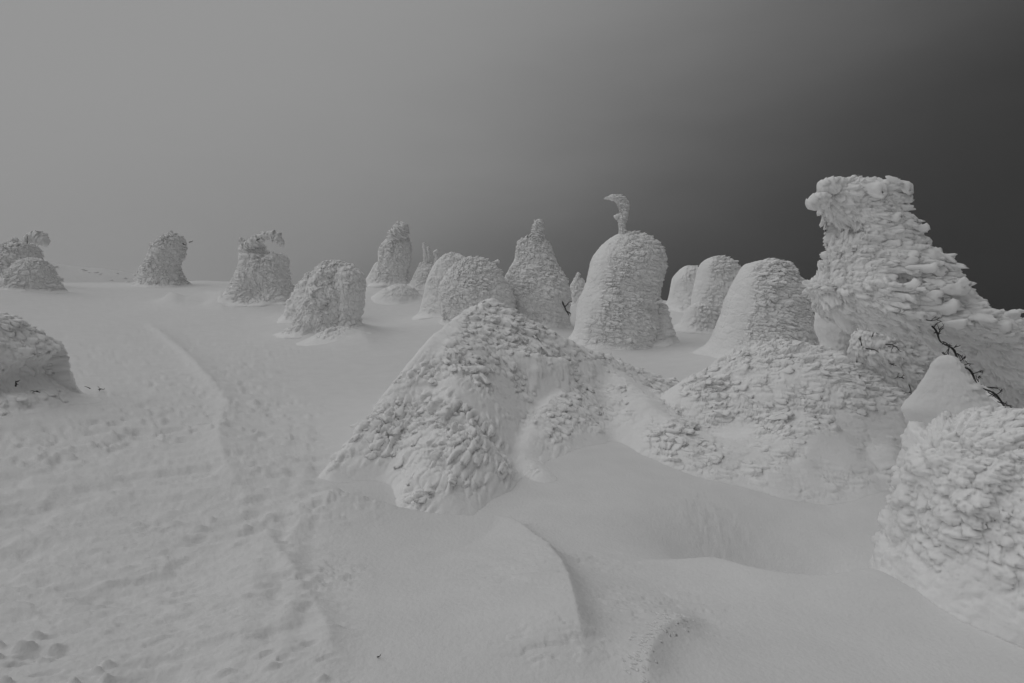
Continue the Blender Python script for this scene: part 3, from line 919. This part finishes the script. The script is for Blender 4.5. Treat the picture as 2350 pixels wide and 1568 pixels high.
def patch(root, name, prims, azr, rng_, na, nr, L, amp, seed, feathers, fsize, down, rim=0.22, stretch=1.8, smooth_regions=(), holes=(), wid=1.0, tilt=0.12, windw=1.0, turn=None, cover=0.62):
    a = np.linspace(math.atan((azr[0] - CX) / F), math.atan((azr[1] - CX) / F), na)
    r = np.geomspace(rng_[0], rng_[1], nr)
    R_, A_ = np.meshgrid(r, a, indexing='ij')
    x, y = (R_ * np.tan(A_)).ravel(), R_.ravel()
    gz0 = ground_z(x, y)
    h = np.full(len(x), -9.0)
    pj = np.stack([x, y, 0 * x], 1)
    jit = 0.06 * fbm(pj * 1.6, 3, seed + 77)
    for pr in prims:
        e = pr.get('e', 0.25)
        if len(pr['pts']) > 1:
            pts = dense([U(*q) for q in pr['pts']], 13)
            hp = np.full(len(x), -99.0)
            for i in range(len(pts) - 1):
                sg_ = pts[i + 1] - pts[i]
                l2 = sg_[0] ** 2 + sg_[1] ** 2
                rx, ry = x - pts[i, 0], y - pts[i, 1]
                tt = np.clip((rx * sg_[0] + ry * sg_[1]) / l2, 0, 1)
                d = np.hypot(rx - tt * sg_[0], ry - tt * sg_[1])
                sn = np.clip((sg_[0] * ry - sg_[1] * rx) / (math.sqrt(l2) * np.maximum(d, 1e-6)), -1, 1)
                sl = pr['sr'] + (pr['sl'] - pr['sr']) * (0.5 + 0.5 * sn)
                hp = np.maximum(hp, pts[i, 2] + tt * sg_[2] - sl * (np.sqrt(d * d + e * e) - e) - pr.get('q', 0.15) * d * d)
        else:
            c_ = U(*pr['pts'][0])
            d = np.hypot((x - c_[0]) / pr.get('ex', 1.0), (y - c_[1]) / pr.get('ey', 1.0))
            hp = c_[2] - pr['sl'] * (np.sqrt(d * d + e * e) - e)
        h = smax(h, hp + jit, pr.get('k', 0.12))
    for c, rad, dep, asp in holes:
        c3 = U(*c)
        h = h - dep * np.exp(-((((x - c3[0]) / rad) ** 2 + ((y - c3[1]) / (rad * asp)) ** 2) ** 1.5))
    above = h - gz0
    z = smax(h, gz0 - 0.06, 0.09)
    p = np.stack([x, y, z], 1)
    n = normals_grid(p.reshape(nr, na, 3), False).reshape(-1, 3)
    n *= np.sign(n[:, 2:3])
    m = smooth(-0.06, rim * 0.7, above)
    for c, rad, st in smooth_regions:
        c3 = G(*c) if len(c) == 2 else U(*c)
        m = m * (1 - st * np.exp(-(((x - c3[0]) ** 2 + (y - c3[1]) ** 2) / rad ** 2)))
    nb = np.clip(cover + 1.7 * fbm(p / (L * 5), 3, seed + 2), 0.12, 1.2)
    m = m * nb
    fl = flow_field(n, down, windw)
    p = rime(p, n, fl, L * 2.8, amp * 1.0, m, seed + 4, stretch * 0.7, 0.9, 0.4, 0.1, 0.2)
    nn = normals_grid(p.reshape(nr, na, 3), False).reshape(-1, 3)
    n = 0.6 * n + 0.4 * nn * np.sign(nn[:, 2:3])
    if turn is None:
        p = rime(p, n, fl, L, amp, m, seed, stretch, 0.9, 0.8, 0.16, 0.1)
    else:                                   # tongues run down the ridge on its near side, along the wind beyond it
        tax, c0, c1 = turn
        ax_ = U(*tax[1]) - U(*tax[0])
        ax_ /= np.linalg.norm(ax_)
        c0, c1 = U(*c0), U(*c1)
        k = smooth(0.35, 0.65, ((x - c0[0]) * (c1[0] - c0[0]) + (y - c0[1]) * (c1[1] - c0[1])) / ((c1[0] - c0[0]) ** 2 + (c1[1] - c0[1]) ** 2) + 0.15 * fbm(pj * 1.3, 2, seed + 61))
        fa = ax_[None] - n * (n @ ax_)[:, None]
        fa /= np.maximum(np.linalg.norm(fa, axis=1, keepdims=True), 0.3)
        fl = fl * k[:, None] + fa * (1 - k)[:, None]
        p = rime(p, n, fa, L, amp, m * (1 - k), seed + 19, stretch * 1.15, 0.8, 0.8, 0.2, 0.04, ax_)
        p = rime(p, n, fl, L, amp, m * k, seed, stretch, 0.9, 0.8, 0.2, 0.04)
    n2 = normals_grid(p.reshape(nr, na, 3), False).reshape(-1, 3)
    n2 *= np.sign(n2[:, 2:3])
    n2 = 0.5 * n + 0.5 * n2
    p = rime(p, n2, fl, L * 0.42, amp * 0.3, m, seed + 7, stretch * 0.8, 0.9, 0.75, 0.2, 0.05)
    p = p + n * (m * amp * 0.12 * fbm(p / (L * 0.22), 3, seed + 14))[:, None]
    q = grid_quads(nr, na, False)
    keep = (above > -0.12)[q].any(1)
    q = q[keep]
    used = np.zeros(len(p), bool)
    used[q.ravel()] = True
    idx = np.cumsum(used) - 1
    loc = np.array(root.location)
    me = mesh_from(name, p[used] - loc, idx[q][:, ::-1], M_RIME)
    link(name, me, root)
    if feathers:
        g = p.reshape(nr, na, 3)
        da = np.linalg.norm(np.cross(np.gradient(g, axis=1), np.gradient(g, axis=0)), axis=2).ravel()
        face = np.clip(np.sum(-n * p, 1) / np.linalg.norm(p, axis=1) + 0.15, 0, 1)
        wgt = da * (above > rim * 0.6) * smooth(0.35, 0.75, m) * face
        scatter_feathers(root, p, n, fl, wgt, feathers, fsize, seed + 50, wid=wid, tilt=tilt)


t = thing('snow_buried_tree', 'large scaly rime mound rising to a point in the middle of the slope', 'snow mound', base_loc(1040, 6.0))
patch(t, 'rime_crust', [
    dict(pts=[(757, 1076, 5.25), (805, 1018, 5.62), (900, 885, 6.6), (1000, 770, 7.7), (1080, 708, 8.5), (1130, 684, 8.8)], sl=1.9, sr=0.40, e=0.10, q=0.34),
    dict(pts=[(1130, 684, 8.8), (1200, 732, 8.7), (1290, 775, 8.8), (1400, 822, 9.3), (1530, 866, 10.0)], sl=0.8, sr=0.85, e=0.2, q=0.3),
    dict(pts=[(1060, 770, 7.9), (1040, 880, 6.7), (1010, 990, 5.8), (985, 1110, 5.0)], sl=0.8, sr=0.85, e=0.35, k=0.2, q=0.3),
    dict(pts=[(1065, 985, 5.75)], sl=1.2, e=0.4, ex=0.8, ey=0.8, k=0.16),
    dict(pts=[(1150, 795, 7.8), (1220, 812, 7.8), (1285, 822, 7.9)], sl=0.6, sr=2.2, e=0.10),
    dict(pts=[(1310, 868, 8.0), (1265, 925, 7.3), (1215, 990, 6.6), (1200, 1035, 6.2), (1240, 1085, 5.75)], sl=0.6, sr=0.8, e=0.12),
    dict(pts=[(1400, 850, 8.7), (1480, 920, 7.7), (1560, 990, 7.0)], sl=0.45, sr=0.45, e=0.15),
], (690, 1600), (4.0, 11.6), 440, 420, 0.095, 0.068, 263, 240, 0.21, 0.75, smooth_regions=[((1225, 980, 6.6), 0.28, 0.8), ((1180, 1040), 0.3, 0.7), ((1250, 775, 8.9), 0.35, 0.8), ((1480, 935, 7.6), 0.6, 0.8)], windw=0.6, stretch=2.8, turn=(((1100, 700, 8.6), (800, 1050, 5.4)), (980, 1000, 5.8), (1190, 780, 8.2)))

t = thing('snow_buried_tree', 'long humped rime mound between the pointed mound and the lower right mound', 'snow mound', base_loc(1800, 7.0))
patch(t, 'rime_crust', [
    dict(pts=[(1560, 905, 8.2), (1650, 852, 8.3), (1740, 802, 8.4), (1815, 784, 8.4), (1890, 802, 8.2), (1955, 842, 8.0)], sl=0.62, sr=0.62, e=0.35),
    dict(pts=[(1955, 842, 8.0), (2005, 920, 7.5), (2045, 1000, 6.9)], sl=0.7, sr=0.7, e=0.3),
    dict(pts=[(1850, 960, 7.1)], sl=0.7, e=0.5, ex=1.3, ey=0.8),
    dict(pts=[(2040, 1020, 6.6)], sl=1.0, e=0.4, ex=0.7, ey=0.7),
    dict(pts=[(1580, 990, 7.0), (1700, 1010, 6.9)], sl=0.5, sr=0.5, e=0.3),
], (1480, 2140), (5.6, 9.6), 430, 300, 0.095, 0.064, 273, 180, 0.21, 0.35, smooth_regions=[((1930, 1040, 6.4), 0.3, 0.8)], wid=1.1, stretch=2.8, cover=0.72)

t = thing('snow_buried_tree', 'dark lumpy rime mound cut by the left picture edge', 'snow mound', base_loc(40, 7.0))
crust(t, 'rime_crust', [(722, -120, 10), (738, -160, 50), (765, -200, 92), (790, -220, 136), (808, -230, 160), (840, -240, 176), (880, -250, 192), (915, -260, 208), (945, -270, 222), (975, -280, 234)], 6.9, 0.6, 210, 140, 0.12, 0.06, -0.9, 283, feathers=60, fsize=0.2, dents=[(70, 860, 45, 0.35), (20, 820, 30, 0.2), (120, 830, 25, 0.15)], lump=0.10, crev=0.12, soft=0.2, calm=0.1)
twig_part(t, 36, 888, 6.0, (0.4, -0.5, 0.5), 0.12, 0.01, 71, 2)
twig_part(t, 84, 900, 5.95, (0.8, -0.4, 0.2), 0.12, 0.01, 72, 2)

t = thing('rime_fringe', 'frayed rime fringe along the lip of a small hollow at the bottom edge', 'rime', base_loc(1540, 2.7))
lipp = DR[[i for i, d in enumerate(DRIFTS) if d[0][0] == (1640, 1436)][0]][0]
lp = dense(lipp, 400)
rng = np.random.default_rng(5)
sel = np.sort(rng.choice(np.arange(70, 360), 150, replace=False))
lx, ly = lp[sel, 0] + rng.normal(size=150) * 0.03 - 0.02, lp[sel, 1] + rng.normal(size=150) * 0.035 + 0.03
lpos = np.stack([lx, ly, ground_z(lx, ly)], 1)
lnor = np.tile(np.array([0.25, -0.2, 0.95]), (150, 1))
lflow = np.tile(np.array([0.8, -0.55, -0.25]), (150, 1))
scatter_feathers(t, lpos, lnor, lflow, np.ones(150), 120, 0.045, 6, sink=0.6, tilt=0.0)

# ------------------------------------------------------------------ loose twigs in the snow
for k, (x, y, dx, dz, ln, lab) in enumerate([
        (208, 893, -0.35, 0.9, 0.09, 'short dark twig poking upright from the snow near the left mound'),
        (224, 894, 1.0, 0.02, 0.17, 'thin dark twig lying flat on the snow near the left mound'),
        (864, 1512, 0.4, 0.9, 0.07, 'thin curved twig bent out of the snow beside the ski track')]):
    g = G(x, y)
    o = thing('twig', lab, 'twig', (g[0], g[1], g[2]))
    rng = np.random.default_rng(40 + k)
    v, q = twig_mesh((0, 0, 0.0), (dx, -0.1, dz), ln, 0.008 if k < 2 else 0.003, rng, 1 if k == 1 else 0)
    link('stem', mesh_from('stem', v, q, M_BARK), o)

# ------------------------------------------------------------------ far hill and its wood
HAZ = math.radians(-36.5)                 # the hill lies this way from the camera
HA = np.array([math.sin(HAZ), math.cos(HAZ)])      # along
HB = np.array([math.cos(HAZ), -math.sin(HAZ)])     # across, to the right
VS = [-52, -19, -9, 0, 11, 26, 40, 52]
ZS = [11.5, 8.8, 7.2, 5.6, 4.1, 1.4, -2.0, -6.0]


def hill_z(u, v):
    z = np.interp(v, VS, ZS) + 0.5 * np.sin(v * 0.35) * 0.4
    return -16 + (z + 16) * smooth(122, 202, u) - smooth(202, 270, u) * 11


hu, hv = np.meshgrid(np.linspace(126, 268, 70), np.linspace(-52, 52, 130), indexing='ij')
hp = hu[..., None] * HA + hv[..., None] * HB
hzz = hill_z(hu, hv) + 0.35 * fbm(np.stack([hp[..., 0].ravel(), hp[..., 1].ravel(), 0 * hu.ravel()], 1) / 9, 4, 500).reshape(hu.shape)
hill = link('hill', mesh_from('hill', np.concatenate([hp, hzz[..., None]], -1).reshape(-1, 3), grid_quads(70, 130, False)[:, ::-1], M_SNOW))
hill['kind'] = 'structure'
hill['label'] = 'pale far hillside fading into the mist'
parts = []
rng = np.random.default_rng(3)
for i in range(420):
    u_, v_ = rng.uniform(135, 192), rng.uniform(-50, 40)
    x, y = u_ * HA + v_ * HB
    z = float(hill_z(np.array(u_), np.array(v_)))
    hh, ww = rng.uniform(0.12, 0.3), rng.uniform(0.3, 0.8)
    th = np.linspace(0, 2 * np.pi, 7, endpoint=False)
    rings = [np.stack([x + ww * s * np.cos(th) * rng.uniform(.7, 1.2, 7), y + ww * s * np.sin(th), np.full(7, z + hh * f)], 1) for f, s in ((-0.2, 1), (0.3, 1), (0.7, 0.75), (1, 0.15))]
    parts.append((np.concatenate(rings), grid_quads(4, 7, True)))
v, q = merge(parts)
wood = link('far_wood', mesh_from('far_wood', v, q, M_RIME))
wood['kind'] = 'stuff'
wood['label'] = 'far frosted wood on the misty hillside'
wood['category'] = 'wood'

# ------------------------------------------------------------------ the misty air
zmin = float(min(gz.min(), -20)) - 1.0
vv = np.array([np.r_[u_ * HA + v_ * HB, z_] for z_ in (zmin, 14.0) for u_ in (-56, 272) for v_ in (-56, 56)])
qq = np.array([[0, 2, 3, 1], [4, 5, 7, 6], [0, 1, 5, 4], [2, 6, 7, 3], [0, 4, 6, 2], [1, 3, 7, 5]])
mh = bpy.data.materials.new('haze')
mh.use_nodes = True
mh.node_tree.nodes.clear()
pv = mh.node_tree.nodes.new('ShaderNodeVolumePrincipled')
pv.inputs['Color'].default_value = (0.95, 0.95, 0.95, 1)
pv.inputs['Density'].default_value = 0.0020
pv.inputs['Anisotropy'].default_value = 0.2
mo = mh.node_tree.nodes.new('ShaderNodeOutputMaterial')
mh.node_tree.links.new(pv.outputs[0], mo.inputs['Volume'])
hz = link('haze', mesh_from('haze', vv, qq, mh, False))
hz['kind'] = 'stuff'
hz['label'] = 'thin pale mist hanging over the slope'
hz['category'] = 'haze'
